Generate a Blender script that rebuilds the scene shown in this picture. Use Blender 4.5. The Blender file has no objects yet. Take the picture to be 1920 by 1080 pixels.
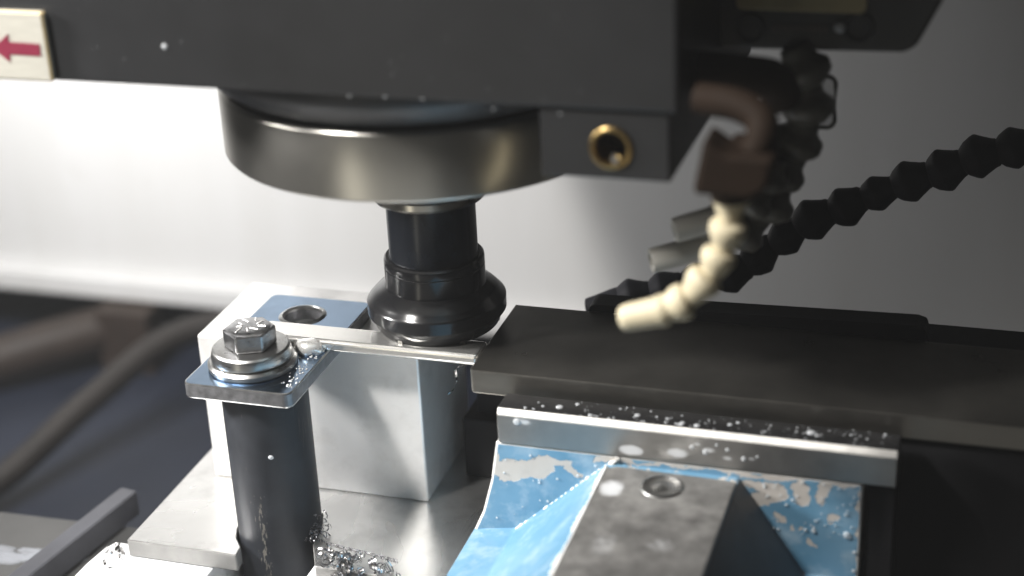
import bpy, bmesh, math, random
from mathutils import Vector, Matrix, Euler
random.seed(7)
scene = bpy.context.scene
col = scene.collection
MM = 0.001

# ------------------------------------------------------------------ camera
cam_d = bpy.data.cameras.new('camera')
cam = bpy.data.objects.new('camera', cam_d)
col.objects.link(cam)
cr = Vector((0.95407622, 0.2962344, -0.04453937))
cd = Vector((0.0831358596, -0.4046753759, -0.910673525))
cf = Vector((-0.287796811, 0.8651491315, -0.4107188526))
cp = Vector((0.22928082, -0.59129231, 0.29815453))
rm = Matrix((cr, -cd, -cf)).transposed().to_4x4()
cam.matrix_world = Matrix.Translation(cp) @ rm
cam_d.sensor_width = 36.0
cam_d.lens = 3187.0 / 1920 * 36
cam_d.clip_start = 0.01
cam_d.clip_end = 50
cam_d.dof.use_dof = True
cam_d.dof.focus_distance = 0.69
cam_d.dof.aperture_fstop = 4.6
scene.camera = cam

# ------------------------------------------------------------------ world
world = bpy.data.worlds.new('World')
scene.world = world
world.use_nodes = True
bg = world.node_tree.nodes['Background']
bg.inputs[0].default_value = (0.52, 0.50, 0.46, 1)
bg.inputs[1].default_value = 0.014

scene.view_settings.view_transform = 'Standard'
scene.view_settings.look = 'None'
scene.view_settings.exposure = 0
scene.view_settings.gamma = 1

# ------------------------------------------------------------------ lamps
def area(name, loc, target, sx, sy, power, color, spread=180):
    d = bpy.data.lights.new(name, 'AREA')
    d.shape = 'RECTANGLE'
    d.size, d.size_y = sx, sy
    d.energy = power
    d.color = color
    d.spread = math.radians(spread)
    o = bpy.data.objects.new(name, d)
    col.objects.link(o)
    o.location = loc
    o.rotation_euler = (Vector(target) - Vector(loc)).to_track_quat('-Z', 'Y').to_euler()
    return o
# machine work lamp, in front of the table on the left
area('work_lamp', (-0.63, -0.25, 0.35), (0.0, -0.08, -0.06), 0.11, 0.11, 0.76, (1.0, 0.98, 0.96), 40)
# added fill lamp before the vise, lifting the faces left in shadow
area('front_fill', (-0.29, -0.39, 0.59), (0.06, -0.05, -0.04), 0.08, 0.07, 6.4, (1.0, 0.97, 0.93), 150)
# lamp of the enclosure behind the head, washing down the back wall on the left
area('enclosure_lamp', (-0.40, 0.10, 0.16), (-0.38, 0.42, -0.05), 0.10, 0.10, 1.4, (1.0, 0.99, 0.98), 150)
# added dim area lamp, low behind the camera, for reflections in front faces
area('front_reflection_fill', (-0.02, -1.15, -0.48), (0.06, 0.0, 0.0), 1.2, 0.8, 0.85, (1.0, 0.97, 0.90))
area('ring_reflection_strip', (-0.36, -1.05, -0.24), (0.0, -0.08, 0.09), 0.12, 0.5, 0.32, (1.0, 0.94, 0.78))  # added strip lamp for the bright band on the nose ring

# ------------------------------------------------------------------ helpers
def tag(o, label=None, cat=None, group=None, kind=None):
    if label: o['label'] = label
    if cat: o['category'] = cat
    if group: o['group'] = group
    if kind: o['kind'] = kind
    return o

def empty(name, loc, label, cat, group=None):
    o = bpy.data.objects.new(name, None)
    col.objects.link(o)
    o.location = Vector(loc) * MM
    o.empty_display_size = 0.01
    tag(o, label, cat, group)
    return o

def link(name, bm, mats, parent=None, smooth=None, bevel=None, seg=2, bevmat=None):
    """bm is in millimetres, world space; the object gets it in metres, relative to its parent."""
    me = bpy.data.meshes.new(name)
    org = Vector((0, 0, 0))
    if parent is not None:
        p = parent
        while p is not None:
            org += p.location
            p = p.parent
        o_loc = Vector((0, 0, 0))
    else:
        lo = Vector((min(v.co.x for v in bm.verts), min(v.co.y for v in bm.verts), min(v.co.z for v in bm.verts)))
        hi = Vector((max(v.co.x for v in bm.verts), max(v.co.y for v in bm.verts), max(v.co.z for v in bm.verts)))
        org = Vector(((lo.x + hi.x) / 2, (lo.y + hi.y) / 2, lo.z)) * MM
        o_loc = org
    for v in bm.verts:
        v.co = v.co * MM - org
    bmesh.ops.recalc_face_normals(bm, faces=bm.faces)
    bm.to_mesh(me)
    bm.free()
    if not isinstance(mats, (list, tuple)): mats = [mats]
    for m in mats: me.materials.append(m)
    if smooth is not None:
        for p in me.polygons: p.use_smooth = True
        me.set_sharp_from_angle(angle=math.radians(smooth))
    o = bpy.data.objects.new(name, me)
    col.objects.link(o)
    o.location = o_loc
    if parent is not None: o.parent = parent
    if bevel:
        b = o.modifiers.new('bevel', 'BEVEL')
        b.width = bevel * MM
        b.segments = seg
        b.limit_method = 'ANGLE'
        b.angle_limit = math.radians(25)
        if bevmat is not None: b.material = bevmat
    return o

def box(bm, x0, x1, y0, y1, z0, z1, M=None):
    vs = [bm.verts.new((x, y, z)) for x in (x0, x1) for y in (y0, y1) for z in (z0, z1)]
    for f in ((0, 1, 3, 2), (4, 6, 7, 5), (0, 4, 5, 1), (2, 3, 7, 6), (0, 2, 6, 4), (1, 5, 7, 3)):
        bm.faces.new([vs[i] for i in f])
    if M is not None:
        for v in vs: v.co = M @ v.co
    return vs

def prism(bm, pts, axis, a, b):
    """extrude a polygon: axis 'z' pts=(x,y); 'y' pts=(x,z); 'x' pts=(y,z)"""
    def mk(p, t):
        return {'z': (p[0], p[1], t), 'y': (p[0], t, p[1]), 'x': (t, p[0], p[1])}[axis]
    A = [bm.verts.new(mk(p, a)) for p in pts]
    B = [bm.verts.new(mk(p, b)) for p in pts]
    n = len(pts)
    bm.faces.new(A)
    bm.faces.new(B[::-1])
    for i in range(n):
        bm.faces.new((A[i], B[i], B[(i + 1) % n], A[(i + 1) % n]))
    return A + B

def rrect(x0, x1, y0, y1, r, n=5):
    pts = []
    for cx, cy, a0 in ((x1 - r, y1 - r, 0), (x0 + r, y1 - r, 90), (x0 + r, y0 + r, 180), (x1 - r, y0 + r, 270)):
        for i in range(n + 1):
            a = math.radians(a0 + 90 * i / n)
            pts.append((cx + r * math.cos(a), cy + r * math.sin(a)))
    return pts

def lathe(bm, prof, cx=0, cy=0, n=64, cz=0, M=None):
    """prof: list of (r, z); r=0 closes with a pole"""
    rings = []
    new = []
    for r, z in prof:
        if r <= 1e-6:
            v = bm.verts.new((cx, cy, z + cz)); rings.append([v]); new.append(v)
        else:
            ring = [bm.verts.new((cx + r * math.cos(2 * math.pi * i / n), cy + r * math.sin(2 * math.pi * i / n), z + cz)) for i in range(n)]
            rings.append(ring); new += ring
    for a, b in zip(rings, rings[1:]):
        for i in range(n):
            j = (i + 1) % n
            if len(a) == 1 and len(b) == 1: continue
            if len(a) == 1: bm.faces.new((a[0], b[i], b[j]))
            elif len(b) == 1: bm.faces.new((a[i], b[0], a[j]))
            else: bm.faces.new((a[i], b[i], b[j], a[j]))
    if M is not None:
        for v in new: v.co = M @ v.co
    return new

def catmull(P, n):
    P = [Vector(p) for p in P]
    Q = [P[0] * 2 - P[1]] + P + [P[-1] * 2 - P[-2]]
    out = []
    for i in range(1, len(Q) - 2):
        a, b, c, d = Q[i - 1:i + 3]
        for k in range(n):
            t = k / n
            out.append(0.5 * ((2 * b) + (c - a) * t + (2 * a - 5 * b + 4 * c - d) * t * t + (3 * b - a - 3 * c + d) * t ** 3))
    out.append(P[-1])
    return out

def resample(pts, step):
    out = [pts[0].copy()]
    acc = 0.0
    for a, b in zip(pts, pts[1:]):
        L = (b - a).length
        while L > 0 and acc + L >= step:
            t = (step - acc) / L
            a = a.lerp(b, t)
            out.append(a.copy())
            L = (b - a).length
            acc = 0.0
        acc += L
    return out

def frame(d, origin):
    return Matrix.Translation(origin) @ d.to_track_quat('Z', 'Y').to_matrix().to_4x4()

def tube(bm, pts, r, n=16, caps=True):
    pts = [Vector(p) for p in pts]
    rings = []
    for i, p in enumerate(pts):
        d = (pts[min(i + 1, len(pts) - 1)] - pts[max(i - 1, 0)]).normalized()
        M = frame(d, p)
        rr = r[i] if isinstance(r, (list, tuple)) else r
        rings.append([bm.verts.new(M @ Vector((rr * math.cos(2 * math.pi * k / n), rr * math.sin(2 * math.pi * k / n), 0))) for k in range(n)])
    for a, b in zip(rings, rings[1:]):
        for k in range(n):
            bm.faces.new((a[k], b[k], b[(k + 1) % n], a[(k + 1) % n]))
    if caps:
        bm.faces.new(rings[0]); bm.faces.new(rings[-1][::-1])

def cut(o, bm_cut):
    """boolean difference of bm_cut (mm, world) from o, applied to the mesh"""
    me = bpy.data.meshes.new('cut')
    for v in bm_cut.verts: v.co = v.co * MM
    bmesh.ops.recalc_face_normals(bm_cut, faces=bm_cut.faces)
    bm_cut.to_mesh(me); bm_cut.free()
    c = bpy.data.objects.new('cut', me)
    col.objects.link(c)
    m = o.modifiers.new('cut', 'BOOLEAN')
    m.operation = 'DIFFERENCE'; m.object = c; m.solver = 'EXACT'
    while o.modifiers[0] != m:
        bpy.context.view_layer.update()
        with bpy.context.temp_override(object=o, active_object=o):
            bpy.ops.object.modifier_move_to_index(modifier='cut', index=0)
    other = [x for x in o.modifiers if x != m]
    for x in other: x.show_viewport = False
    bpy.context.view_layer.update()
    dg = bpy.context.evaluated_depsgraph_get()
    new = bpy.data.meshes.new_from_object(o.evaluated_get(dg))
    o.modifiers.remove(m)
    for x in other: x.show_viewport = True
    o.data = new
    bpy.data.objects.remove(c)
    return o

def drop(bm, c, n, r, flat=0.35, elong=1.0):
    res = bmesh.ops.create_uvsphere(bm, u_segments=10, v_segments=6, radius=1)
    Md = Matrix.Translation(c) @ Vector(n).to_track_quat('Z', 'X').to_matrix().to_4x4()
    for v in res['verts']:
        v.co = Md @ Vector((v.co.x * r, v.co.y * r * elong, v.co.z * r * flat))
def vat(px, py, y):   # design helper: millimetre point on a plane of constant depth, from sketch coordinates
    dv = cr * ((px - 960) / 3187) + cd * ((py - 540) / 3187) + cf
    t = (y * MM - cp.y) / dv.y
    return (cp + dv * t) / MM

# ------------------------------------------------------------------ materials
class N:
    def __init__(s, name):
        s.m = bpy.data.materials.new(name)
        s.m.use_nodes = True
        s.t = s.m.node_tree
        s.b = s.t.nodes['Principled BSDF']
        s.co = s.t.nodes.new('ShaderNodeTexCoord').outputs['Object']
    def mapping(s, scale, loc=(0, 0, 0), rot=(0, 0, 0)):
        n = s.t.nodes.new('ShaderNodeMapping')
        n.inputs['Scale'].default_value = scale
        n.inputs['Location'].default_value = loc
        n.inputs['Rotation'].default_value = rot
        s.t.links.new(s.co, n.inputs[0])
        return n.outputs[0]
    def noise(s, scale, detail=4, rough=0.55, vec=None, dist=0.0):
        n = s.t.nodes.new('ShaderNodeTexNoise')
        n.inputs['Scale'].default_value = scale
        n.inputs['Detail'].default_value = detail
        n.inputs['Roughness'].default_value = rough
        n.inputs['Distortion'].default_value = dist
        s.t.links.new(vec if vec is not None else s.co, n.inputs['Vector'])
        return n.outputs['Fac']
    def ramp(s, fac, stops):
        n = s.t.nodes.new('ShaderNodeValToRGB')
        e = n.color_ramp.elements
        while len(e) < len(stops): e.new(0.5)
        for k, (p, c) in zip(e, stops):
            k.position = p
            k.color = (c, c, c, 1) if isinstance(c, (int, float)) else (*c, 1)
        s.t.links.new(fac, n.inputs[0])
        return n.outputs[0]
    def mix(s, fac, a, b):
        n = s.t.nodes.new('ShaderNodeMix'); n.data_type = 'RGBA'
        for i, v in ((0, fac), (6, a), (7, b)):
            if isinstance(v, (int, float)): n.inputs[i].default_value = v
            elif isinstance(v, tuple): n.inputs[i].default_value = (*v, 1)
            else: s.t.links.new(v, n.inputs[i])
        return n.outputs[2]
    def math(s, op, a, b=0.0):
        n = s.t.nodes.new('ShaderNodeMath'); n.operation = op
        for i, v in ((0, a), (1, b)):
            if isinstance(v, (int, float)): n.inputs[i].default_value = v
            else: s.t.links.new(v, n.inputs[i])
        return n.outputs[0]
    def set(s, name, v):
        if isinstance(v, (int, float)): s.b.inputs[name].default_value = v
        elif isinstance(v, tuple): s.b.inputs[name].default_value = (*v, 1)
        else: s.t.links.new(v, s.b.inputs[name])
        return s
    def bump(s, h, strength, dist):
        n = s.t.nodes.new('ShaderNodeBump')
        n.inputs['Strength'].default_value = strength
        n.inputs['Distance'].default_value = dist
        s.t.links.new(h, n.inputs['Height'])
        s.t.links.new(n.outputs[0], s.b.inputs['Normal'])
        return s

def metal(name, c, rough, var=0.15, scale=60, metallic=1.0, streak=None, bump=0.0, spots=None, aniso=0.0):
    n = N(name)
    v = n.mapping(streak) if streak else None
    f = n.noise(scale, 5, 0.6, v)
    big = n.noise(scale * 0.23, 3, 0.5)
    lo = tuple(x * (1 - var) for x in c); hi = tuple(min(1, x * (1 + var)) for x in c)
    cc = n.mix(n.ramp(f, [(0.3, 0.0), (0.7, 1.0)]), lo, hi)
    cc = n.mix(n.ramp(big, [(0.45, 0.0), (0.75, 0.6)]), cc, tuple(x * (1 - 1.6 * var) for x in c))
    if spots:
        sc, th, cs = spots
        sp = n.noise(sc, 2, 0.5)
        cc = n.mix(n.ramp(sp, [(th, 0.0), (th + 0.04, 1.0)]), cc, cs)
    n.set('Base Color', cc).set('Metallic', metallic)
    n.set('Roughness', n.math('ADD', n.math('MULTIPLY', f, rough * 0.6), rough * 0.7))
    if aniso:
        n.set('Anisotropic', aniso)
    if bump:
        n.bump(f, bump, 0.0004)
    return n.m

M = {}
M['head'] = metal('head_paint', (0.016, 0.0165, 0.018), 0.42, 0.30, 14, 0.0, None, 0.05)
M['head_side'] = M['head']
M['cone'] = metal('cone_black', (0.03, 0.03, 0.032), 0.4, 0.1, 60, 0.0)
M['nose'] = metal('nose_steel', (0.67, 0.65, 0.60), 0.32, 0.05, 14, 1.0, (1, 1, 1))
M['spindle'] = metal('spindle_steel', (0.55, 0.53, 0.48), 0.22, 0.08, 60, 1.0)
M['black_oxide'] = metal('black_oxide', (0.012, 0.014, 0.018), 0.24, 0.15, 60, 0.1)
M['tool_black'] = metal('tool_black', (0.012, 0.012, 0.013), 0.17, 0.2, 50, 0.0, (1, 1, 6))
M['carbide'] = metal('carbide', (0.16, 0.155, 0.145), 0.3, 0.2, 200)
M['strap'] = metal('blued_strap_steel', (0.23, 0.32, 0.44), 0.20, 0.16, 70, 1.0, None, 0.04)
M['strap_edge'] = metal('bright_edge_steel', (0.85, 0.85, 0.84), 0.25, 0.08, 150)
M['bar'] = metal('bright_bar_steel', (0.90, 0.89, 0.86), 0.20, 0.06, 90, 0.92, (1, 8, 8))
M['strap_side'] = metal('mill_scale_edge', (0.24, 0.24, 0.25), 0.42, 0.35, 260, 0.8, None, 0.25)
M['sawn'] = metal('sawn_edge', (0.30, 0.295, 0.285), 0.55, 0.15, 120, 0.4)
M['riser'] = metal('pale_riser', (0.78, 0.79, 0.80), 0.45, 0.06, 60, 0.1)
M['weld'] = metal('weld_steel', (0.90, 0.89, 0.87), 0.28, 0.12, 160, 0.6, None, 0.3)
M['washer'] = metal('washer_steel', (0.52, 0.52, 0.51), 0.30, 0.15, 160, 1.0, (1, 1, 5))
M['bolt'] = metal('bolt_steel', (0.42, 0.42, 0.43), 0.30, 0.3, 260, 1.0, None, 0.4)
M['post'] = None
M['olive'] = metal('ground_plate_steel', (0.185, 0.177, 0.16), 0.31, 0.16, 30, 0.93, (1, 1, 3), 0.02)
M['jaw_top'] = metal('jaw_dark_reflection', (0.13, 0.13, 0.135), 0.22, 0.2, 60, 0.9)  # jaw steel darkened on top, the dark reflection put into its colour
M['jaw_edge'] = metal('jaw_edge_steel', (0.80, 0.78, 0.74), 0.45, 0.10, 150, 0.4)
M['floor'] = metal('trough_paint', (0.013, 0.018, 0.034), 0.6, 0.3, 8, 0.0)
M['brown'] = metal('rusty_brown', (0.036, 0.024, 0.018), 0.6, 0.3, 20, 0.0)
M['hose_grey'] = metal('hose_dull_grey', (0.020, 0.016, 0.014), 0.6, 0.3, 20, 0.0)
M['table'] = metal('table_steel', (0.15, 0.15, 0.148), 0.5, 0.2, 30, 0.5)
M['rail'] = metal('rail_steel', (0.13, 0.133, 0.15), 0.4, 0.2, 30, 0.6)
M['foam'] = metal('foam_white', (0.42, 0.44, 0.48), 0.6, 0.05, 60, 0.0)
M['ivory'] = metal('ivory_plastic', (0.60, 0.53, 0.37), 0.6, 0.08, 40, 0.0)
M['hose_dark'] = metal('dark_grey_plastic', (0.085, 0.082, 0.070), 0.40, 0.15, 40, 0.0)
M['hose_black'] = metal('black_plastic', (0.016, 0.016, 0.020), 0.62, 0.15, 40, 0.0)
M['nozzle_grey'] = metal('grey_olive_plastic', (0.50, 0.485, 0.44), 0.42, 0.12, 40, 0.0)
M['valve'] = metal('brown_valve', (0.016, 0.009, 0.005), 0.75, 0.3, 30, 0.0)
M['brass'] = metal('brass', (0.32, 0.225, 0.095), 0.34, 0.2, 80, 1.0)
M['dark'] = metal('port_dark', (0.012, 0.012, 0.012), 0.5, 0.1, 40, 0.0)
M['box'] = metal('manifold_paint', (0.030, 0.030, 0.029), 0.5, 0.1, 30, 0.0)
M['plate_olive'] = metal('name_plate', (0.36, 0.30, 0.16), 0.5, 0.15, 60, 0.2)
M['emboss'] = metal('faded_print', (0.075, 0.060, 0.050), 0.6, 0.2, 60, 0.0)
M['label'] = metal('label_plate', (0.47, 0.455, 0.40), 0.45, 0.06, 120, 0.2, (1, 1, 6))
M['label_edge'] = metal('label_edge', (0.62, 0.48, 0.24), 0.5, 0.2, 100, 0.0)
M['red'] = metal('red_print', (0.17, 0.011, 0.034), 0.5, 0.08, 80, 0.0)
M['stain'] = metal('milky_stain', (0.50, 0.52, 0.54), 0.3, 0.08, 80, 0.0)
M['stain'].node_tree.nodes['Principled BSDF'].inputs['Alpha'].default_value = 0.62
M['droplet'] = metal('milky_coolant', (0.52, 0.54, 0.56), 0.15, 0.05, 80, 0.0)
M['droplet'].node_tree.nodes['Principled BSDF'].inputs['Alpha'].default_value = 0.75
M['foam'].node_tree.nodes['Principled BSDF'].inputs['Alpha'].default_value = 0.45
M['swarf'] = metal('swarf_steel', (0.75, 0.74, 0.73), 0.2, 0.2, 200, 1.0)
M['swarf_dark'] = metal('swarf_burnt', (0.16, 0.16, 0.17), 0.3, 0.2, 200, 0.8)
M['dark_paint'] = metal('dark_casting', (0.008, 0.008, 0.009), 0.7, 0.2, 60, 0.0)
M['flank'] = metal('grey_casting_flank', (0.10, 0.11, 0.125), 0.5, 0.25, 60, 0.0)  # darker, greyer tone for the beam's right side
M['primer_and_glint'] = metal('worn_primer_and_glint', (0.66, 0.65, 0.62), 0.34, 0.12, 180, 0.1, None, 0.15)  # real worn paint edges, and the light glint painted along the fillet

def post_mat():
    n = N('post_black_oxide')
    f = n.noise(50, 5, 0.6)
    base = n.mix(n.ramp(f, [(0.3, 0.0), (0.75, 1.0)]), (0.013, 0.0145, 0.018), (0.030, 0.033, 0.039))
    sc = n.noise(1.0, 4, 0.7, n.mapping((700, 700, 60), (0, 0, 0), (0.25, 0.15, 0)))
    reg = n.noise(16, 2, 0.5, n.mapping((1.6, 1.6, 0.5)))
    m = n.math('MULTIPLY', n.ramp(sc, [(0.56, 0.0), (0.66, 1.0)]), n.ramp(reg, [(0.54, 0.0), (0.64, 0.7)]))
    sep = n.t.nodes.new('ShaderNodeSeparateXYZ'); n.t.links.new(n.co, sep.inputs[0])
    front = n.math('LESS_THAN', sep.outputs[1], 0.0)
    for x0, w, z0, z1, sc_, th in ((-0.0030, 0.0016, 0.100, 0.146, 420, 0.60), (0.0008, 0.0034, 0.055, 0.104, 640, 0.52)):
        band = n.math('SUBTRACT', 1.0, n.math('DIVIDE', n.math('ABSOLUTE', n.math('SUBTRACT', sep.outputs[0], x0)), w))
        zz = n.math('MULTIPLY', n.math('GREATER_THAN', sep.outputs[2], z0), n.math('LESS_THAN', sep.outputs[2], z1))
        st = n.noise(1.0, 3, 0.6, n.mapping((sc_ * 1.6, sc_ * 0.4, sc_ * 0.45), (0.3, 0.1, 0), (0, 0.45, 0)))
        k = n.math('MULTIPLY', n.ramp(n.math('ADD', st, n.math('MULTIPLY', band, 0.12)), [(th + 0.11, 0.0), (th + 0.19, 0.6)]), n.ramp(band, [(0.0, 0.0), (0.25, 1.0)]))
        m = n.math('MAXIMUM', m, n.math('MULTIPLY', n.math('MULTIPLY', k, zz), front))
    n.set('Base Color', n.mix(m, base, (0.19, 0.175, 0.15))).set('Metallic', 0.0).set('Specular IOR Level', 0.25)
    n.set('Roughness', n.math('ADD', n.math('MULTIPLY', f, 0.25), 0.34))
    n.bump(sc, 0.04, 0.0004)
    return n.m
M['post'] = post_mat()

def stained(name, c, rough, var, scale, metallic, stains, axes, bumpk=0.05):
    # steel with dried milky coolant stains: stains = (a, b, ra, rb, strength) in millimetres on the two axes
    n = N(name)
    f = n.noise(scale, 6, 0.62); big = n.noise(scale * 0.3, 4, 0.6)
    lo = tuple(x * (1 - var) for x in c); hi = tuple(x * (1 + var) for x in c)
    cc = n.mix(n.ramp(f, [(0.3, 0.0), (0.7, 1.0)]), lo, hi)
    cc = n.mix(n.ramp(big, [(0.42, 0.0), (0.7, 0.7)]), cc, tuple(x * (1 - var) for x in c))
    geo = n.t.nodes.new('ShaderNodeNewGeometry').outputs['Position']
    sep = n.t.nodes.new('ShaderNodeSeparateXYZ'); n.t.links.new(geo, sep.inputs[0])
    w = n.noise(420, 5, 0.65)
    mask = None
    for a_, b_, ra, rb, k in stains:
        u = n.math('DIVIDE', n.math('SUBTRACT', sep.outputs[axes[0]], a_ * MM), ra * MM)
        v = n.math('DIVIDE', n.math('SUBTRACT', sep.outputs[axes[1]], b_ * MM), rb * MM)
        d = n.math('ADD', n.math('MULTIPLY', u, u), n.math('MULTIPLY', v, v))
        m = n.math('MULTIPLY', n.math('SUBTRACT', 1.0, d), k)
        mask = m if mask is None else n.math('MAXIMUM', mask, m)
    mk = n.ramp(n.math('ADD', mask, n.math('MULTIPLY', n.math('SUBTRACT', w, 0.5), 0.5)), [(0.02, 0.0), (0.30, 0.75), (0.8, 0.9)])
    n.set('Base Color', n.mix(mk, cc, (0.60, 0.62, 0.64)))
    n.set('Metallic', n.math('MULTIPLY', n.math('SUBTRACT', 1.0, mk), metallic))
    n.set('Roughness', n.math('ADD', n.math('MULTIPLY', f, rough * 0.6), rough * 0.7))
    n.bump(f, bumpk, 0.0004)
    return n.m
M['jaw'] = stained('jaw_steel', (0.31, 0.305, 0.295), 0.33, 0.18, 70, 0.85,
                   [(95, -17.6, 5.0, 2.3, 1.0), (112.5, -16.6, 4.6, 2.2, 0.55), (53, -10.6, 4.5, 1.5, 0.35), (124, -14.0, 3.0, 1.2, 0.35), (131, -16.5, 2.2, 1.0, 0.3), (120, -12.0, 1.6, 0.8, 0.3), (140, -15.5, 1.5, 0.7, 0.3)], (0, 2))
M['slab'] = stained('ground_slab_steel', (0.31, 0.305, 0.295), 0.42, 0.40, 110, 0.7, [(92, -75.5, 5.0, 6.5, 0.5), (118, -108, 6, 5, 0.12), (98, -112, 5, 8, 0.12)], (0, 1), 0.08)

def block_mat():
    n = N('machined_block')
    f = n.noise(60, 6, 0.65); big = n.noise(14, 3, 0.5)
    br = n.noise(1.0, 3, 0.6, n.mapping((40, 40, 900), (0, 0, 0), (0.0, 0.5, 0)))
    c = n.mix(n.ramp(big, [(0.35, 0.0), (0.7, 1.0)]), (0.93, 0.925, 0.91), (0.74, 0.735, 0.73))
    c = n.mix(n.ramp(f, [(0.5, 0.0), (0.8, 0.5)]), c, (0.5, 0.49, 0.48))
    n.set('Base Color', c).set('Metallic', 0.5)
    n.set('Roughness', n.math('ADD', n.math('MULTIPLY', f, 0.25), 0.27))
    n.bump(br, 0.16, 0.0003)
    return n.m
M['block'] = block_mat()

def base_mat():
    n = N('base_plate_steel')
    f = n.noise(70, 6, 0.65); big = n.noise(9, 4, 0.6, None, 1.2)
    br = n.noise(1.0, 3, 0.6, n.mapping((700, 30, 30), (0, 0, 0), (0, 0, 0.2)))
    c = n.mix(n.ramp(big, [(0.38, 0.0), (0.66, 1.0)]), (0.80, 0.795, 0.78), (0.70, 0.695, 0.68))
    c = n.mix(n.ramp(f, [(0.52, 0.0), (0.8, 0.5)]), c, (0.42, 0.41, 0.40))
    n.set('Base Color', c).set('Metallic', 0.95)
    n.set('Roughness', n.math('ADD', n.math('MULTIPLY', big, 0.25), 0.16))
    n.bump(br, 0.12, 0.0003)
    return n.m
M['base'] = base_mat()

def wall_mat():
    n = N('enclosure_paint')
    st = n.noise(1.0, 4, 0.6, n.mapping((26, 26, 2.2)))
    sp = n.noise(38, 5, 0.7)
    c = n.mix(n.ramp(st, [(0.35, 0.0), (0.7, 1.0)]), (0.74, 0.74, 0.74), (0.70, 0.698, 0.69))
    c = n.mix(n.ramp(sp, [(0.62, 0.0), (0.72, 0.5)]), c, (0.64, 0.63, 0.61))
    n.set('Base Color', c).set('Roughness', 0.5)
    return n.m
M['wall'] = wall_mat()

def blue_paint():
    n = N('chipped_blue_paint')
    geo = n.t.nodes.new('ShaderNodeNewGeometry').outputs['Position']
    warp = n.t.nodes.new('ShaderNodeTexNoise')
    warp.inputs['Scale'].default_value = 110; warp.inputs['Detail'].default_value = 9; warp.inputs['Roughness'].default_value = 0.66
    n.t.links.new(n.co, warp.inputs['Vector'])
    sub = n.t.nodes.new('ShaderNodeVectorMath'); sub.operation = 'SUBTRACT'
    n.t.links.new(warp.outputs['Color'], sub.inputs[0]); sub.inputs[1].default_value = (0.5, 0.5, 0.5)
    sca = n.t.nodes.new('ShaderNodeVectorMath'); sca.operation = 'SCALE'
    n.t.links.new(sub.outputs[0], sca.inputs[0]); sca.inputs['Scale'].default_value = 0.012
    add = n.t.nodes.new('ShaderNodeVectorMath'); add.operation = 'ADD'
    n.t.links.new(geo, add.inputs[0]); n.t.links.new(sca.outputs[0], add.inputs[1])
    sep = n.t.nodes.new('ShaderNodeSeparateXYZ'); n.t.links.new(add.outputs[0], sep.inputs[0])
    X, Z = sep.outputs[0], sep.outputs[2]
    mask = None
    for cx, cz, rx, rz, rot in CHIPS:
        c, s_ = math.cos(rot), math.sin(rot)
        dx = n.math('SUBTRACT', X, cx * MM); dz = n.math('SUBTRACT', Z, cz * MM)
        u = n.math('ADD', n.math('MULTIPLY', dx, c / (rx * MM)), n.math('MULTIPLY', dz, s_ / (rx * MM)))
        w = n.math('ADD', n.math('MULTIPLY', dx, -s_ / (rz * MM)), n.math('MULTIPLY', dz, c / (rz * MM)))
        d = n.math('ADD', n.math('MULTIPLY', u, u), n.math('MULTIPLY', w, w))
        m = n.math('SUBTRACT', 1.0, d)
        mask = m if mask is None else n.math('MAXIMUM', mask, m)
    mk = n.ramp(n.math('MULTIPLY', mask, n.math('GREATER_THAN', sep.outputs[1], -0.0600)), [(0.0, 0.0), (0.12, 1.0)])
    f = n.noise(90, 6, 0.65); f2 = n.noise(26, 4, 0.6)
    blue = n.mix(n.ramp(f2, [(0.35, 0.0), (0.68, 1.0)]), (0.090, 0.215, 0.325), (0.155, 0.290, 0.405))
    blue = n.mix(n.ramp(f, [(0.50, 0.0), (0.72, 0.75)]), blue, (0.30, 0.40, 0.48))
    pr = n.mix(f, (0.36, 0.335, 0.305), (0.52, 0.49, 0.455))
    n.set('Base Color', n.mix(mk, blue, pr))
    n.set('Roughness', n.math('ADD', n.math('MULTIPLY', mk, 0.25), 0.26))
    h = n.math('ADD', n.math('MULTIPLY', mk, -0.8), n.math('MULTIPLY', f, 0.5))
    n.bump(h, 0.7, 0.0007)
    return n.m
CHIPS = [(53, -31, 12, 4.2, 0.08), (63, -27.5, 10, 2.2, 0.25), (45, -34, 6, 5, 0.0), (72, -30, 4, 2.0, -0.6), (40, -27, 3, 8, 0),
         (41, -64, 3.2, 3.4, 0.2), (42, -70, 1.3, 4.0, 0.1),
         (142, -27, 7, 2.2, 0.0), (148, -29, 5, 5.0, 0.6), (143, -33, 3.5, 3.5, 0.3), (158, -28, 3.0, 5.5, 0.2), (166, -27.5, 2.4, 6.0, -0.3),
         (130, -22.5, 40, 0.9, 0.0), (88, -22.5, 8, 2.0, 0), (163, -21.5, 18, 2.0, 0), (180, -32, 1.6, 14, 0),
         (150, -40, 2.0, 1.8, 0), (170, -37, 1.8, 1.8, 0), (158, -42, 1.0, 1.0, 0), (162, -48, 1.3, 2.4, 0.3), (154, -43, 1.2, 1.0, 0), (181, -50, 1.3, 9, 0)]
M['blue'] = blue_paint()

def clear_mat():
    n = N('smoked_clear_plastic')
    n.set('Base Color', (0.62, 0.62, 0.62)).set('Roughness', 0.2).set('Transmission Weight', 0.95)
    n.b.inputs['IOR'].default_value = 1.2
    return n.m
M['clear'] = clear_mat()

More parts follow.
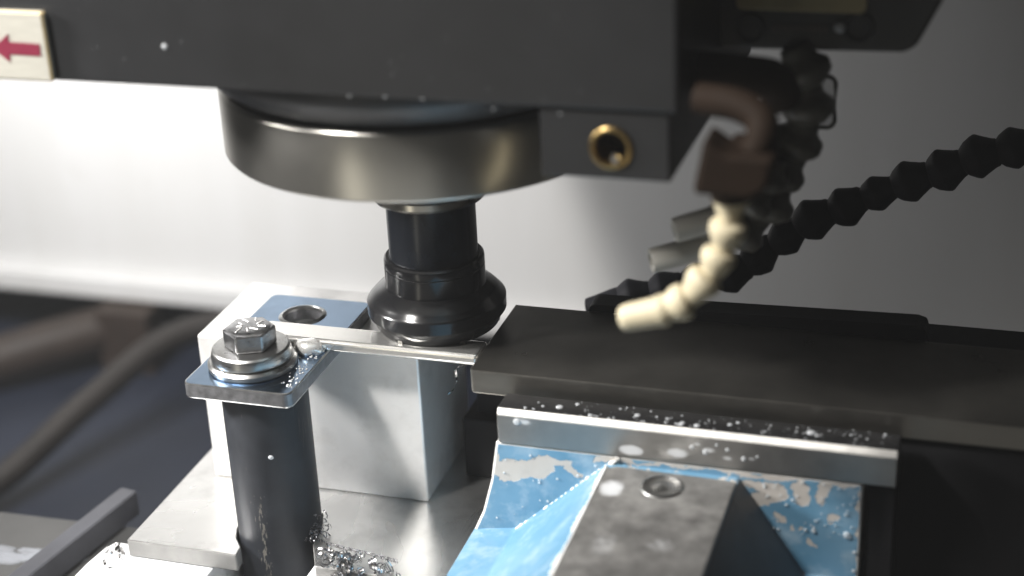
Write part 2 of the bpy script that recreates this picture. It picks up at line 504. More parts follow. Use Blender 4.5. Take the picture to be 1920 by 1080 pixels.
# ================================================================== SETTING
bm = bmesh.new()
box(bm, -1100, 900, 400, 404, -205, 700)
box(bm, -1100, 900, 388, 399.6, -204, -188)
w = link('wall', bm, M['wall'], None, bevel=2.0); tag(w, kind='structure')
bm = bmesh.new(); box(bm, -1100, 900, -40, 1000, -262, -255)
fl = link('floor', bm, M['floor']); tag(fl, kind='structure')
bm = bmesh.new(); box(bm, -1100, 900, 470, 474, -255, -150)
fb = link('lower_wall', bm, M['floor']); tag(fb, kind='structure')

# ================================================================== SPINDLE HEAD
head = empty('spindle_head', (0, 0, 126), 'big dark grey machine head with round steel nose hanging over the cutter', 'machine head')
bm = bmesh.new()
box(bm, -131, 120.5, -90, 380, 125.4, 420)
housing = link('housing', bm, M['head'], head, bevel=1.2)
bm = bmesh.new()
lathe(bm, [(0, 125.2), (86, 125.2), (86, 121), (84.5, 118), (79.5, 112.5), (74, 108.5), (0, 108.5)], n=128)
link('nose_cone', bm, M['cone'], head, smooth=30)
bm = bmesh.new()
lathe(bm, [(73, 108.4), (76.6, 108.4), (77.6, 107.6), (78.0, 106.6), (78.0, 83.2), (77.2, 82.2), (75.5, 82.0), (30, 82.0)], n=160)
link('nose_ring', bm, M['nose'], head, smooth=30)
bm = bmesh.new()
lathe(bm, [(34, 83), (27.5, 81.9), (27.2, 66), (25.6, 61.5), (24.2, 60.6), (0, 60.6)], n=96)
link('spindle_nose', bm, M['cone'], head, smooth=30)
bm = bmesh.new()
box(bm, 74.2, 117.6, -88.4, 60, 101.6, 125.2)
cb = link('coolant_block', bm, M['head'], head, bevel=0.8)
bm = bmesh.new(); lathe(bm, [(0, 0), (5.6, 0), (5.6, 20), (0, 20)], n=32, M=Matrix.Translation((98.3, -95, 112.4)) @ Matrix.Rotation(math.radians(-90), 4, 'X'))
cut(cb, bm)
bm = bmesh.new()
TY = Matrix.Translation((98.0, -88.4, 112.5)) @ Matrix.Rotation(math.radians(90), 4, 'X')
lathe(bm, [(5.2, -14), (5.2, 0.2), (5.6, 1.0), (6.6, 1.2), (7.2, 0.8), (7.4, -0.2)], n=48, M=TY)
link('port_ring', bm, M['brass'], cb, smooth=40)
bm = bmesh.new()
lathe(bm, [(0, -13), (5.1, -13), (5.1, -12), (0, -12)], n=32, M=TY)
link('port_plug', bm, M['dark'], cb, smooth=40)
bm = bmesh.new()
lathe(bm, [(0, 1.4), (1.1, 1.1), (1.7, 0), (0, 0)], n=16, M=Matrix.Translation((99.6, -89, 108.9)) @ Matrix.Rotation(math.radians(90), 4, 'X'))
link('bleed_screw', bm, M['washer'], cb, smooth=40)
# label plate with arrow
bm = bmesh.new(); box(bm, -126.0, -102.6, -93.2, -90.2, 125.9, 151.0)
lp = link('label_plate', bm, [M['label'], M['label_edge']], head, bevel=0.7, seg=1, bevmat=1)
bm = bmesh.new()
prism(bm, [(-124.6, 137.4), (-117.3, 142.8), (-117.6, 139.9), (-105.3, 139.7), (-105.5, 135.3), (-118.0, 135.4), (-118.4, 132.4)], 'y', -93.45, -93.1)
link('arrow', bm, M['red'], lp)
bm = bmesh.new()
lathe(bm, [(0, 0.6), (0.5, 0.5), (0.9, 0.25), (1.05, 0), (0, 0)], n=20, M=Matrix.Translation((-58.3, -90, 139.7)) @ Matrix.Rotation(math.radians(90), 4, 'X'))
d0 = link('water_droplet', bm, M['droplet'], head, smooth=50)

bm = bmesh.new()
for _ in range(24):
    x = random.uniform(-100, 116); z = 126 + 32 * random.random() ** 1.5
    drop(bm, (x, -90.05, z), (0, -1, 0), random.uniform(0.08, 0.2), 0.4)
for px, py in ((655, 180), (722, 182), (792, 186), (925, 205), (1050, 213)):
    drop(bm, vat(px, py, -90.1), (0, -1, 0), 0.32, 0.4, 1.3)
sp = link('splash_specks', bm, M['stain'], head, smooth=180); sp['kind'] = 'stuff'
# ================================================================== TOOL
tool = empty('milling_cutter', (0, 0, 0), 'black rotating milling cutter holder below the round steel nose, touching the bright bar', 'cutting tool')
bm = bmesh.new(); lathe(bm, [(0, 60.5), (22.6, 60.5), (23.4, 59.6), (23.5, 57.2), (22.6, 56.0), (18.2, 56.0)], n=96)
link('collar', bm, M['spindle'], tool, smooth=30)
bm = bmesh.new(); lathe(bm, [(18.0, 56.5), (18.0, 31.0), (18.3, 30.4)], n=96)
link('shank', bm, M['black_oxide'], tool, smooth=30)
bm = bmesh.new(); lathe(bm, [(17.5, 30.2), (19.6, 30.2), (20.3, 29.5), (20.5, 28.6), (20.5, 26.4), (20.2, 26.1), (20.5, 25.8), (20.5, 19.0), (20.9, 17.6)], n=96)
link('sleeve', bm, M['tool_black'], tool, smooth=30)
bm = bmesh.new(); lathe(bm, [(20.4, 18.6), (20.8, 17.9), (21.5, 17.4), (24.6, 15.6), (26.6, 13.6), (27.6, 12.3), (28.1, 11.9), (28.5, 11.2), (28.5, 6.4), (28.2, 5.9), (27.5, 5.7), (27.3, 5.3), (25.3, 0.7), (24.8, 0.2), (0, 0.2)], n=128)
link('cutter_body', bm, M['tool_black'], tool, smooth=22)
for k in range(6):
    a = math.radians(k * 60 - 48)
    bm = bmesh.new()
    box(bm, 20.5, 25.5, -1.0, 1.4, 0.08, 3.2)
    bmesh.ops.transform(bm, matrix=Matrix.Rotation(a, 4, 'Z'), verts=bm.verts)
    link('cutter_insert', bm, M['carbide'], tool, bevel=0.2, seg=1)

# ================================================================== WORKPIECE (two straps welded to a bar)
wp = empty('welded_bracket', (-61, -24, -11.4), 'blued steel strap with a bolt hole and a bright bar welded across it', 'workpiece')
bm = bmesh.new()
prism(bm, rrect(-84.4, -38.0, -66.0, 20.6, 3.5), 'z', -11.4, -5.0)
strap = link('strap', bm, [M['strap'], M['strap_edge'], M['strap_side']], wp, bevel=0.6, bevmat=1)
bm = bmesh.new(); lathe(bm, [(0, -20), (8.3, -20), (8.3, 5), (0, 5)], cx=-62.3, cy=2.2, n=40)
lathe(bm, [(0, -20), (7.0, -20), (7.0, 5), (0, 5)], cx=-63.5, cy=-44.5, n=40)
cut(strap, bm)
for p in strap.data.polygons:
    p.material_index = 2 if abs(p.normal.z) < 0.5 else 0
bm = bmesh.new(); lathe(bm, [(8.2, -6.0), (8.2, -4.9), (8.6, -4.3), (9.6, -4.5), (10.3, -5.05)], cx=-62.3, cy=2.2, n=48)
link('hole_rim', bm, M['washer'], strap, smooth=40)
bm = bmesh.new()
box(bm, -70, 26.2, -28.0, -14.0, -4.9, 0.0)
bar = link('bar', bm, M['bar'], wp, bevel=1.6, seg=4)
for p in bar.data.polygons: p.use_smooth = False
def blob(bm, c, r, sx, sy, sz, amp, sub=3):
    res = bmesh.ops.create_icosphere(bm, subdivisions=sub, radius=1)
    for v in res['verts']:
        k = 1 + amp * (math.sin(5 * v.co.x + 3 * v.co.y + c[0]) + math.sin(7 * v.co.y - 4 * v.co.z + c[1])) * 0.5
        v.co = Vector((v.co.x * sx * k * r, v.co.y * sy * k * r, v.co.z * sz * k * r)) + Vector(c)
bm = bmesh.new()
blob(bm, (-45.6, -29.2, -3.4), 1, 6.0, 4.4, 3.9, 0.14)
blob(bm, (-41.3, -28.6, -4.4), 1, 2.2, 1.6, 1.2, 0.2, 2)
blob(bm, (-51.5, -29.0, -4.5), 1, 2.4, 1.6, 1.1, 0.2, 2)
link('weld_bead', bm, M['weld'], wp, smooth=180)
bm = bmesh.new()
for _ in range(70):
    x = random.gauss(-42.5, 2.4); y = random.uniform(-60, -30)
    if x > -38.6: continue
    blob(bm, (x, y, -4.95), random.uniform(0.15, 0.45), 1.2, 1.2, 0.7, 0.1, 1)
sp = link('weld_spatter', bm, M['weld'], wp, smooth=180); sp['kind'] = 'stuff'

# washers and bolt
bm = bmesh.new(); lathe(bm, [(7, -4.97), (17.2, -4.97), (17.9, -4.3), (17.9, -2.6), (17.0, -1.6), (7, -1.6)], cx=-63.5, cy=-44.5, n=72)
o = link('washer', bm, M['washer'], None, smooth=30); tag(o, 'wide flat steel washer lying directly on the blued strap under the hex bolt', 'washer', 'washers stacked under the hex bolt')
bm = bmesh.new(); lathe(bm, [(7, -1.57), (15.4, -1.57), (16.2, -0.9), (16.3, 0.4), (15.6, 3.0), (14.8, 3.7), (11.5, 3.95), (7, 3.95)], cx=-63.5, cy=-44.5, n=72)
o = link('washer', bm, M['washer'], None, smooth=30); tag(o, 'thicker upper steel washer with rounded rim directly under the hex bolt head', 'washer', 'washers stacked under the hex bolt')
bolt = empty('hex_bolt', (-63.5, -44.5, 4), 'steel hex bolt with scuffed marked head on two washers on the strap', 'bolt')
bm = bmesh.new()
hx = [(10.6 * math.cos(math.radians(-36 - 60 * i)), 10.6 * math.sin(math.radians(-36 - 60 * i))) for i in range(6)]
prism(bm, [(-63.5 + a, -44.5 + b) for a, b in hx], 'z', 4.0, 11.4)
link('head', bm, M['bolt'], bolt, bevel=0.7)
bm = bmesh.new()
lathe(bm, [(0, 12.15), (6.5, 12.1), (8.2, 11.8), (8.9, 11.3), (0, 11.3)], cx=-63.5, cy=-44.5, n=40)
link('head_crown', bm, M['bolt'], bolt, smooth=40)
bm = bmesh.new()
for i in range(9):
    a = math.radians(i * 40 + 8); r = random.uniform(3.5, 6.6)
    Mx = Matrix.Translation((-63.5 + r * math.cos(a), -44.5 + r * math.sin(a), 12.1)) @ Matrix.Rotation(a + random.uniform(-.5, .5), 4, 'Z')
    L = random.uniform(1.0, 2.2)
    box(bm, -L, L, -0.35, 0.35, -0.2, 0.28, Mx)
mk = link('raised_marks', bm, M['weld'], bolt, bevel=0.15, seg=1)
bm = bmesh.new(); lathe(bm, [(0, 4.05), (6.3, 4.05), (6.3, -16), (0, -16)], cx=-63.5, cy=-44.5, n=24)
link('bolt_shaft', bm, M['bolt'], bolt, smooth=40)

# ================================================================== FIXTURE
bm = bmesh.new(); lathe(bm, [(7, -11.45), (16.9, -11.45), (17.5, -12.0), (17.5, -160), (0, -160)], cx=-60, cy=-44, n=80)
o = link('support_post', bm, M['post'], None, smooth=30); tag(o, 'dark round steel post standing under the bolted end of the strap', 'post')
pst = o
bm = bmesh.new(); drop(bm, vat(508, 858, -61.4), (0.2, -1, 0), 1.0, 0.6, 1.2)
link('water_droplet', bm, M['droplet'], pst, smooth=180)
bm = bmesh.new(); box(bm, -105.8, -5.2, -12.6, 44, -80.6, -11.5)
o = link('support_block', bm, M['block'], None, bevel=1.0); tag(o, 'bright machined metal block under the back of the strap and the cutter', 'metal block')
bm = bmesh.new(); prism(bm, [(-118.6, -69.2), (-68.5, -69.2), (-69.5, -62.5), (-74, -57), (-77, -50), (-78, -42), (-74, -31), (-60, -25), (-46, -31), (-42, -44), (-41, -54), (-33.5, -69.2), (60, -69.2), (60, 64), (-118.6, 64)], 'z', -88.6, -80.75)
bm.normal_update()
for f in bm.faces: f.material_index = 0 if abs(f.normal.z) > 0.5 else 1
o = link('base_plate', bm, [M['base'], M['sawn']], None, bevel=0.6); tag(o, 'flat bright base plate beneath the machined block, its front edge cut round the post', 'plate')
bm = bmesh.new(); prism(bm, [(-130, -60), (-132.5, -66), (-134, -78), (-135, -120), (-80, -120), (-80, -24), (-40, -24), (-40, -120), (70, -120), (70, 40), (-116, 40), (-116, -60)], 'z', -112, -89.0)
o = link('riser_plate', bm, M['riser'], None, bevel=0.8); tag(o, 'pale rough edged riser plate lying under the bright base plate', 'plate')
bm = bmesh.new()
box(bm, 3, 60, 12, 50, -80.6, -52)  # added block that cuts off light and darkens this gap
box(bm, 8, 60, 18, 46, -51.9, -40)
o = link('shade_block', bm, M['dark_paint'], None, bevel=1.0); tag(o, 'added dark stepped block deepening the shade between the machined block and the vise', 'shade block')
# ================================================================== TABLE, RAIL AND BACKGROUND PIPES
bm = bmesh.new(); prism(bm, [(-600, -29), (-122, -14), (140, -14), (140, -320), (-600, -320)], 'z', -150, -112.5)
o = link('machine_table', bm, M['table'], None, bevel=1.0); tag(o, 'grey steel machine table at lower left with coolant foam on it', 'machine table')
bm = bmesh.new()
Mr = Matrix.Translation((-163, -45, -112.3)) @ Matrix.Rotation(math.radians(-8.5), 4, 'Z')
box(bm, -4.5, 4.5, -90, 42, 0, 12.5, Mr)
o = link('clamp_rail', bm, M['rail'], None, bevel=0.8); tag(o, 'narrow dark steel rail lying slantwise on the machine table at lower left', 'rail')
bm = bmesh.new()
for i in range(60):
    t = random.random()
    x = -235 + 72 * t; y = -57 + 14 * t + random.gauss(0, 3.2)
    blob(bm, (x, y, -112.4), random.uniform(1.0, 2.6), 3.2, 1.0, 0.12, 0.1, 2)
o = link('coolant_foam', bm, M['foam'], None, smooth=180); tag(o, 'streak of white coolant foam on the machine table beside the rail', 'foam', kind='stuff')
bm = bmesh.new()
P = [(-480, 330, -222), (-440, 400, -205), (-390, 452, -190)]
tube(bm, [(-600, 210, -245), (-405, 392, -226)], 17, 12)
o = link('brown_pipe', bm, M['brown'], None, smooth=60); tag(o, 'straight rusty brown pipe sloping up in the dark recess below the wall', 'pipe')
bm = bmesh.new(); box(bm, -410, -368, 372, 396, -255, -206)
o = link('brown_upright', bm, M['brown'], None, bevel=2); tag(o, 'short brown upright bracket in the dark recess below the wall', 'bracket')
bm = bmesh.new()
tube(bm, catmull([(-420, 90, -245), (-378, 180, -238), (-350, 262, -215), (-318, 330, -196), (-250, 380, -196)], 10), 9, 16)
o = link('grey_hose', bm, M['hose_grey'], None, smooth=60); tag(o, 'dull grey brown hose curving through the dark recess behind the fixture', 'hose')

# ================================================================== RIGHT: DARK PLATE, REAR BAR, VISE
bm = bmesh.new()
prism(bm, [(26.6, 21.4), (26.6, -38.4), (27.8, -40.2), (330, -40.2), (330, 21.4)], 'z', -10.0, 0.0)
o = link('ground_plate', bm, M['olive'], None, bevel=0.6); tag(o, 'long flat dark steel plate lying behind the blue vise beside the cutter', 'plate')
bm = bmesh.new()
prism(bm, [(58, -14), (58, 1.2), (60, 2.4), (190, 5.6), (193.5, 4.6), (194.5, 1.5), (195.2, -14)], 'y', 21.8, 34)
o = link('stop_bar', bm, M['dark_paint'], None, bevel=0.8); tag(o, 'black bar with rounded end running along the far edge of the dark plate', 'bar')

vise = empty('machine_vise', (110, -30, -110), 'blue machine vise jaw with chipped paint and a steel jaw plate', 'vise')
bm = bmesh.new()
prism(bm, [(-57.0, -20.8), (-57.0, -8.6), (-55.3, -6.3), (-44.0, -6.3), (-44.0, -20.8)], 'x', 43.0, 191.5)
for f in bm.faces:
    f.normal_update()
    c = f.calc_center_median()
    if abs(c.y + 56.15) < 0.5 and abs(c.z + 7.45) < 0.5: f.material_index = 1
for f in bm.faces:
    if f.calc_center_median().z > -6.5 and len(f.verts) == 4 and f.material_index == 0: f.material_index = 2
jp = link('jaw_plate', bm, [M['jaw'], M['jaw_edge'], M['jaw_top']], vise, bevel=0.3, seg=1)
def quadmesh(bm, V, F):
    vs = [bm.verts.new(v) for v in V]
    for f in F: bm.faces.new([vs[i] for i in f])
bm = bmesh.new()
prism(bm, [(41.8, -20.9), (180.2, -20.9), (180.0, -40), (179.5, -112), (31, -112), (31, -61.5), (34.8, -53), (39, -38)], 'y', -56.4, -6)
link('casting', bm, [M['blue'], M['primer_and_glint']], vise, bevel=1.0, seg=3, bevmat=1)
# sliding beam with a ground flat top, running towards the viewer
bm = bmesh.new()
prism(bm, [(30.2, -62), (36, -60.5), (48, -58.6), (86, -24.4), (135.2, -24.4), (160, -62), (178.8, -62), (178.8, -112), (30.2, -112)], 'y', -230, -40)
bm.normal_update()
for f in bm.faces:
    f.material_index = 0
beam = link('beam', bm, [M['blue'], M['primer_and_glint'], M['flank']], vise, bevel=1.2, seg=3)
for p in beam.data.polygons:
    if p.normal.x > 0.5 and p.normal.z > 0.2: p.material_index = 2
bm = bmesh.new()
pb = catmull([(90.5, -56.9, -21.9), (80, -57.0, -30.6), (66, -57.1, -43.6), (49, -57.2, -58.9)], 26)
pb = [p + Vector((random.gauss(0, .22), random.gauss(0, .15), random.gauss(0, .22))) for p in pb]
tube(bm, pb, [random.uniform(0.45, 1.25) for _ in pb], 8)
link('fillet_glint', bm, [M['primer_and_glint']], vise, smooth=60)  # pale tube, the fillet's bright glint put into its colour
bm = bmesh.new()
prism(bm, [(86.8, -229), (86.8, -61.5), (90, -59.6), (128, -60.2), (135.0, -61.0), (135.0, -229)], 'z', -24.6, -23.6)
rf = link('beam_top', bm, M['slab'], vise, bevel=0.4)
bm = bmesh.new()
prev = None
for i in range(120):
    y = -60 - i * 1.4
    wd = 2.4 + 1.1 * math.sin(i * 0.31) + random.gauss(0, 0.55)
    wd = max(0.5, wd)
    row = [bm.verts.new(v) for v in ((86.9, y, -24.3), (86.4, y, -23.45), (86.4 - wd * 0.75, y, -23.75 - wd * 0.68), (86.9 - wd * 0.75, y, -24.6 - wd * 0.68))]
    if prev:
        for k in range(4): bm.faces.new((prev[k], row[k], row[(k + 1) % 4], prev[(k + 1) % 4]))
    prev = row
link('worn_edge', bm, M['primer_and_glint'], vise)
nrm = Vector((0, 0, 1))
pc = Vector((109.6, -70.5, -23.55))
Ms = Matrix.Translation(pc)
bm = bmesh.new(); lathe(bm, [(8.0, 0.0), (7.7, 0.5), (7.0, 0.7), (6.4, 0.3), (4.2, 0.1), (3.4, 0.12), (2.2, 0.5), (1.2, 1.0), (0, 1.1)], n=48, M=Ms)
link('beam_screw', bm, M['washer'], vise, smooth=40)
# coolant droplets
bm = bmesh.new()
for _ in range(150):
    x = 46 + 142 * random.random() ** 0.8
    y = -55 + 10.5 * random.random() ** 1.6 if random.random() < .6 else random.uniform(-55, -45)
    drop(bm, (x, y, -6.28), (0, 0, 1), min(1.0, random.expovariate(4.0) + 0.1), 0.3)
for x, y, r in ((66, -50.5, 1.5), (72, -47, 0.9), (96, -50.5, 1.2), (160, -49.5, 1.7), (119, -53.4, 1.3), (113, -53.6, 1.1)):
    drop(bm, (x, y, -6.25), (0, 0, 1), r, 0.3)
for x, z, r in ((95, -16.5, 4.2), (112, -15.6, 3.6), (118, -13.5, 1.2), (123, -15, 1.5), (131, -13, 1.0), (127, -11.5, 0.8), (51, -11.0, 2.0), (137, -16, 1.3), (142, -14.5, 0.7)):
    if r < 3: drop(bm, (x, -57.0, z), (0, -1, 0), r * 0.8, 0.25)
dr = link('coolant_droplets', bm, M['droplet'], vise, smooth=180); dr['kind'] = 'stuff'
bm = bmesh.new()
for _ in range(90):
    if random.random() < 0.5:
        x, z = random.uniform(40, 84), random.uniform(-55, -22)
        if x - 49 > (z + 58) * 1.05: continue
    else:
        x, z = random.uniform(143, 179), random.uniform(-45, -22)
    drop(bm, (x, -56.75, z), (0, -1, 0), random.uniform(0.15, 0.6), 0.5)
for x, z, r in ((175, -43, 1.5), (178, -50, .8), (178, -58, .8), (163, -43, .9), (160, -43, .7)):
    drop(bm, (x, -56.85, z), (0, -1, 0), r, 0.5)
for k in ('dark_paint', 'valve', 'hose_black'):
    M[k].node_tree.nodes['Principled BSDF'].inputs['Specular IOR Level'].default_value = 0.15
def clear_drop():
    n = N('clear_water'); n.set('Base Color', (0.62, 0.68, 0.72)).set('Roughness', 0.05).set('Alpha', 0.55)
    return n.m
M['water'] = clear_drop()
dr = link('water_beads', bm, M['water'], vise, smooth=180); dr['kind'] = 'stuff'
# dark body of the vise, right of the blue casting, under the plate
bm = bmesh.new(); box(bm, 184, 420, -38, 60, -160, -10.3)
o = link('vise_bed', bm, M['dark_paint'], None, bevel=1.0); tag(o, 'black oily vise bed in shadow at right below the long plate', 'vise bed')
bm = bmesh.new(); box(bm, 181.2, 191.3, -54, -9, -130, -21.2)
link('jaw_side', bm, M['dark_paint'], vise, bevel=0.6)

# ================================================================== MANIFOLD BOX AND HOSES
man = empty('coolant_manifold', (152, -10, 126), 'black box with olive name plate and screws at the top right beside the head', 'coolant manifold')
bm = bmesh.new()
prism(bm, [(118.4, 126.4), (183.5, 127.6), (187.5, 130), (206, 168), (206, 240), (118.4, 240)], 'y', -20, 60)
link('manifold_body', bm, M['box'], man, bevel=1.5)
bm = bmesh.new(); prism(bm, rrect(126.0, 170.5, 141.2, 165, 2.5), 'y', -21.6, -19.8)
link('name_plate', bm, M['plate_olive'], man, bevel=0.4)
for i in range(10):
    bm = bmesh.new(); box(bm, 138.6 + i * 1.95, 139.9 + i * 1.95, -20.5, -19.9, 133.4 + 0.06 * i, 136.0 + 0.06 * i)
    link('faded_mark', bm, M['emboss'], man)
TM = lambda x, z: Matrix.Translation((x, -20, z)) @ Matrix.Rotation(math.radians(90), 4, 'X')
bm = bmesh.new(); lathe(bm, [(0, .3), (3.8, .3), (4.4, 1.4), (5.2, 1.4), (5.4, 0), (0, -.2)], n=32, M=TM(131, 134.2)); link('screw', bm, M['dark'], man, smooth=40)
bm = bmesh.new(); lathe(bm, [(0, .3), (3.8, .3), (4.4, 1.4), (5.2, 1.4), (5.4, 0), (0, -.2)], n=32, M=TM(168, 136)); link('screw', bm, M['dark'], man, smooth=40)
bm = bmesh.new(); drop(bm, (161.8, -21.3, 136.2), (0, -1, 0), 2.1, 0.5); link('water_droplet', bm, M['droplet'], man, smooth=180)

SEG = {}
def seg_mesh(kind, L, R, mat):
    key = (kind, L, R, mat.name)
    if key in SEG: return SEG[key]
    pf = {'bead': [(0.45, -0.10), (0.56, -0.05), (0.60, 0.06), (0.62, 0.20), (0.72, 0.32), (0.95, 0.46), (1.0, 0.53), (1.0, 0.74), (0.93, 0.82), (0.74, 0.92), (0.60, 1.02), (0.45, 1.04)],
          'cup': [(0.5, -0.10), (0.60, -0.03), (0.64, 0.08), (0.72, 0.22), (0.93, 0.52), (1.0, 0.62), (1.0, 0.82), (0.92, 0.92), (0.66, 1.0), (0.5, 1.02)],
          'bicone': [(0.5, -0.08), (0.62, 0.0), (0.66, 0.10), (0.84, 0.34), (0.99, 0.52), (1.0, 0.58), (0.94, 0.68), (0.76, 0.88), (0.62, 0.97), (0.5, 1.04)],
          'cone': [(0.55, -0.12), (0.66, -0.05), (0.70, 0.08), (0.78, 0.3), (0.90, 0.6), (1.0, 0.82), (1.0, 0.93), (0.93, 1.02), (0.6, 1.05)]}[kind]
    b = bmesh.new()
    lathe(b, [(r * R, z * L) for r, z in pf], n=28)
    for v in b.verts: v.co *= MM
    bmesh.ops.recalc_face_normals(b, faces=b.faces)
    me = bpy.data.meshes.new('segment'); b.to_mesh(me); b.free()
    for p in me.polygons: p.use_smooth = True
    me.set_sharp_from_angle(angle=math.radians(35))
    me.materials.append(mat)
    SEG[key] = me
    return me

def hose(root, path, step, R, mat, kind='bead', flip=False):
    pts = resample(catmull(path, 12), step)
    for a, b in zip(pts, pts[1:]):
        if flip: a, b = b, a
        o = bpy.data.objects.new('segment', seg_mesh(kind, step, R, mat))
        col.objects.link(o)
        o.parent = root
        d = (b - a).normalized()
        d = (d + Vector((random.gauss(0, .07), random.gauss(0, .07), random.gauss(0, .07)))).normalized()
        o.rotation_mode = 'QUATERNION'
        o.rotation_quaternion = d.to_track_quat('Z', 'Y') @ Euler((0, 0, random.uniform(0, 3))).to_quaternion()
        k = random.gauss(1.0, 0.045)
        o.scale = (k, k, random.gauss(1.0, 0.03))
        o.location = a * MM - root.location
    return pts

# ivory hose
iv = empty('coolant_hose', (144, -100, 112), 'ivory jointed coolant hose curving down to a round white nozzle above the dark plate', 'coolant hose', 'jointed coolant hoses round the head')
path = [vat(1372, 352, -98), vat(1368, 415, -99), vat(1352, 482, -100), vat(1318, 538, -102), vat(1268, 572, -104), vat(1212, 592, -105)]
pts = hose(iv, path, 10.2, 5.9, M['ivory'], 'cup', True)
e = pts[-1]; d = (vat(1138, 603, -106) - e).normalized()
bm = bmesh.new(); lathe(bm, [(4.4, -3.0), (5.5, -1.0), (5.3, 0.5), (4.9, 2.0), (4.6, 10.5), (4.2, 13.0), (3.2, 14.0), (2.0, 14.1), (1.8, 8)], n=32, M=frame(d, e))
link('nozzle', bm, M['ivory'], iv, smooth=40)

# brown valve
va = empty('ball_valve', (140, -100, 105), 'dark brown valve body with bent pipes above the ivory hose', 'valve')
c = vat(1372, 335, -105)
bm = bmesh.new()
q = [vat(*p, -112) for p in ((1318, 262), (1358, 290), (1452, 300), (1440, 358), (1405, 378), (1297, 366))]
A = [bm.verts.new(v) for v in q]; B = [bm.verts.new(v + Vector((0, 16, 0))) for v in q]
bm.faces.new(A); bm.faces.new(B[::-1])
for i in range(6): bm.faces.new((A[i], B[i], B[(i + 1) % 6], A[(i + 1) % 6]))
link('valve_body', bm, M['valve'], va, bevel=2.0, seg=3)
bm = bmesh.new(); tube(bm, catmull([vat(1310, 185, -90), vat(1380, 196, -94), vat(1425, 222, -98), vat(1428, 262, -102), vat(1400, 320, -104)], 8), [5.2] * 33, 20)
link('elbow_pipe', bm, M['valve'], va, smooth=50)
bm = bmesh.new(); tube(bm, catmull([vat(1300, 130, -60), vat(1400, 140, -60), vat(1450, 150, -55), vat(1470, 185, -50)], 8), 6.5, 20)
link('upper_pipe', bm, M['valve'], va, smooth=50)
bm = bmesh.new(); lathe(bm, [(0, 0), (7.0, 0), (7.0, 8), (5, 9.5), (0, 9.5)], n=6, M=frame(Vector((0, -1, 0.1)).normalized(), vat(1400, 285, -92)))
link('valve_nut', bm, M['valve'], va, bevel=0.6)
bm = bmesh.new(); lathe(bm, [(0, -4), (6.0, -4), (6.2, 2), (5.4, 3), (0, 3)], n=24, M=frame(Vector((0, 0, -1)), vat(1370, 360, -98)))
link('hose_fitting', bm, M['valve'], va, smooth=40)

# dark grey hoses with nozzle pipes
dg = empty('coolant_hose', (150, -20, 126), 'dark grey jointed hose hanging below the black box, ending in a grey nozzle pipe', 'coolant hose', 'jointed coolant hoses round the head')
path = [vat(1492, 92, -20), vat(1512, 165, -20), vat(1508, 235, -20), vat(1483, 300, -20), vat(1450, 360, -20), vat(1412, 415, -22), vat(1362, 452, -26)]
hose(dg, path, 13.2, 9.4, M['hose_dark'], 'bead')
def pipe(root, p0, p1, y0, y1, r, flare=True):
    a = vat(*p0, y0); b = vat(*p1, y1); L = (b - a).length
    bm = bmesh.new()
    pr = [(2.6, 6), (2.6, 0.2), (3.2, 0), (r * .94, 0), (r, .7), (r * 1.02, L * .7), (r * 1.3, L * .85), (r * 1.7, L), (0, L)]
    lathe(bm, pr, n=28, M=frame((b - a).normalized(), a))
    return link('nozzle', bm, M['nozzle_grey'], root, smooth=40)
pipe(dg, (1220, 489), (1345, 456), -40, -28, 4.6)
dg2 = empty('coolant_hose', (140, -30, 75), 'short dark hose half hidden behind the ivory hose with the upper grey nozzle pipe', 'coolant hose', 'jointed coolant hoses round the head')
hose(dg2, [vat(1450, 300, -34), vat(1432, 345, -34), vat(1400, 385, -36), vat(1362, 404, -38)], 10.5, 8.0, M['hose_dark'], 'bead')
pipe(dg2, (1263, 432), (1362, 404), -46, -38, 4.6)

# black hose from the right
bh = empty('coolant_hose', (150, 80, 20), 'black jointed coolant hose coming in from the right edge, passing behind the ivory hose', 'coolant hose', 'jointed coolant hoses round the head')
path = [vat(2010, 255, 80), vat(1920, 272, 80), vat(1800, 306, 80), vat(1700, 342, 80), vat(1600, 378, 80), vat(1510, 418, 80), vat(1440, 462, 78), vat(1400, 500, 74), vat(1340, 520, 70), vat(1262, 536, 66), vat(1185, 560, 62), vat(1150, 570, 60)]
pts = hose(bh, path, 14.5, 8.5, M['hose_black'], 'bicone')
e = pts[-1]; d = (vat(1100, 578, 58) - e).normalized()
bm = bmesh.new(); lathe(bm, [(6.5, -3.0), (6.8, 0), (6.4, 3), (5.0, 10.0), (4.4, 14), (3.6, 14.4), (0, 14.4)], n=28, M=frame(d, e))
link('nozzle', bm, M['hose_black'], bh, smooth=40)

# clear tab with a thick dark rim
tb = empty('clear_guard', (151, 0, 92), 'small clear smoked plastic tab with dark rounded rim behind the dark grey hose', 'plastic tab')
bm = bmesh.new()
prism(bm, rrect(143, 158.6, 92.6, 112, 3.0), 'y', -0.7, 0.7)
link('pane', bm, M['clear'], tb, bevel=0.3)
bm = bmesh.new()
rr = [Vector((x, 0, z)) for x, z in rrect(143, 158.6, 92.6, 112, 3.0, 6)]
tube(bm, rr + [rr[0], rr[1]], 0.8, 8, False)
link('rim', bm, M['hose_dark'], tb, smooth=60)

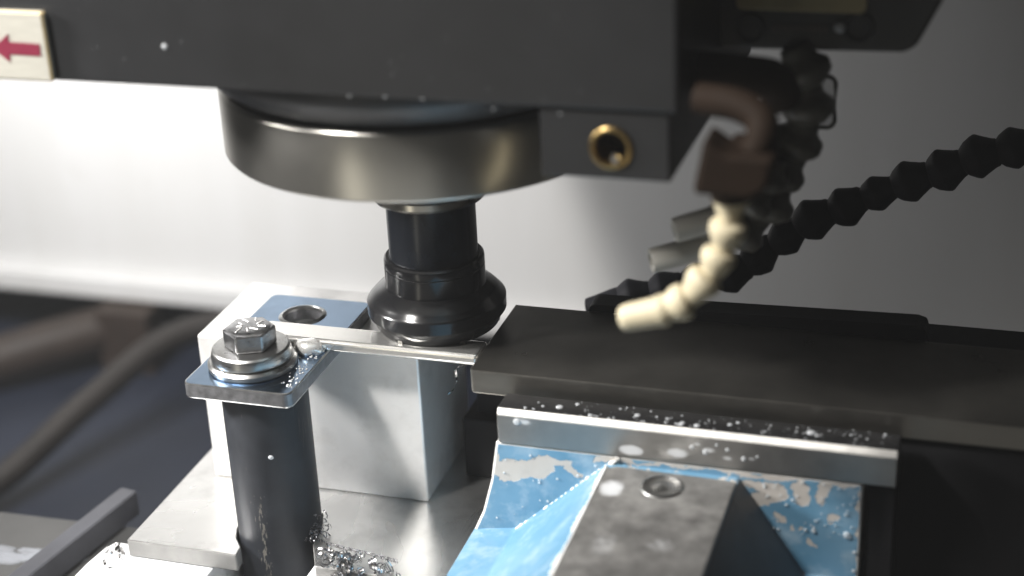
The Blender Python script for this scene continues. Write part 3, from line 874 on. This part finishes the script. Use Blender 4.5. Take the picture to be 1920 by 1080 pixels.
# ================================================================== SWARF
def ribbon(bm, p, d, turns, R, pitch, wdt, seed, n=10):
    rnd = random.Random(seed)
    Mx = frame(Vector(d).normalized(), Vector(p))
    prev = None
    N_ = max(6, int(turns * n))
    for i in range(N_ + 1):
        a = 2 * math.pi * turns * i / N_
        rr = R * (0.6 + 0.6 * i / N_)
        z = pitch * turns * i / N_
        v0 = bm.verts.new(Mx @ Vector((rr * math.cos(a), rr * math.sin(a), z)))
        v1 = bm.verts.new(Mx @ Vector((rr * 1.12 * math.cos(a), rr * 1.12 * math.sin(a), z + wdt)))
        if prev: bm.faces.new((prev[0], v0, v1, prev[1]))
        prev = (v0, v1)
bm = bmesh.new()
for i in range(95):
    t = random.random()
    x = -30 + 32 * t + random.gauss(0, 1.5); y = -68.5 + random.uniform(-7, 4) - 3 * t
    hgt = max(0, 6 - abs(x + 20) * 0.25) * random.random()
    base = -80.5 if y > -69 else -88.5
    ribbon(bm, (x, y, base + 0.8 + hgt), (random.uniform(-1, 1), random.uniform(-1, 1), random.uniform(-.3, .8)), random.uniform(.7, 3.2), random.uniform(1.2, 3.6), random.uniform(.4, 1.8), random.uniform(.35, 1.1), i, 14)
bm.faces.index_update()
for f in bm.faces:
    if (f.index // 7) % 3 == 0: f.material_index = 1
o = link('swarf_pile', bm, [M['swarf'], M['swarf_dark']], None, smooth=60); tag(o, 'pile of curly bright metal swarf in front of the post foot', 'swarf', kind='stuff')
bm = bmesh.new()
for i in range(50):
    x = random.gauss(-41, 2.2); z = -80.6 + abs(random.gauss(0, 5)) ; y = -50 + random.gauss(0, 3)
    ribbon(bm, (x, y, z), (random.uniform(-1, 1), random.uniform(-1, 1), random.uniform(-1, 1)), random.uniform(.3, 1.0), random.uniform(.5, 1.4), .8, .5, i + 900, 7)
for i in range(40):
    x = -38 + i * 0.9; ribbon(bm, (x, -52 - 0.15 * i, -80.4), (1, random.uniform(-.5, .5), random.uniform(-.2, .4)), .8, .6, 1.2, .5, i + 1900, 7)
o = link('burnt_swarf', bm, [M['swarf_dark']], None, smooth=60); tag(o, 'thin dark burnt swarf strands on the base plate beside the post', 'swarf', kind='stuff')
bm = bmesh.new()
ribbon(bm, vat(878, 678, -14), (-.6, -.1, -.75), 0.9, 2.4, 17, 1.4, 5, 16)
o = link('metal_chip', bm, [M['swarf']], None, smooth=60); tag(o, 'long bright metal chip hanging at the end of the bar beside the dark plate', 'metal chip')
bm = bmesh.new()
for i in range(6):
    p = Vector((-127, -66, -88.8)) + Vector((random.gauss(0, 3), random.gauss(0, 5), random.random() * 1))
    ribbon(bm, p, (random.uniform(-1, 1), random.uniform(-1, 1), .4), random.uniform(.5, 1.4), random.uniform(1., 2.4), 1.2, 1.3, i + 77)
o = link('swarf_scatter', bm, [M['swarf']], None, smooth=60); tag(o, 'few bright swarf curls at the left corner of the base plate', 'swarf', kind='stuff')

# ================================================================== AIR (coolant mist inside the enclosure)
def haze():
    m = bpy.data.materials.new('coolant_mist')
    m.use_nodes = True
    t = m.node_tree
    t.nodes.remove(t.nodes['Principled BSDF'])
    v = t.nodes.new('ShaderNodeVolumePrincipled')
    v.inputs['Color'].default_value = (0.95, 0.97, 1.0, 1)
    v.inputs['Density'].default_value = 0.032
    t.links.new(v.outputs[0], t.nodes['Material Output'].inputs['Volume'])
    bm = bmesh.new()
    box(bm, -1500, 1300, -1900, 1300, -1400, 1000)
    o = link('haze', bm, m)
    tag(o, 'thin milky coolant mist filling the machine enclosure', 'haze', kind='stuff')
haze()
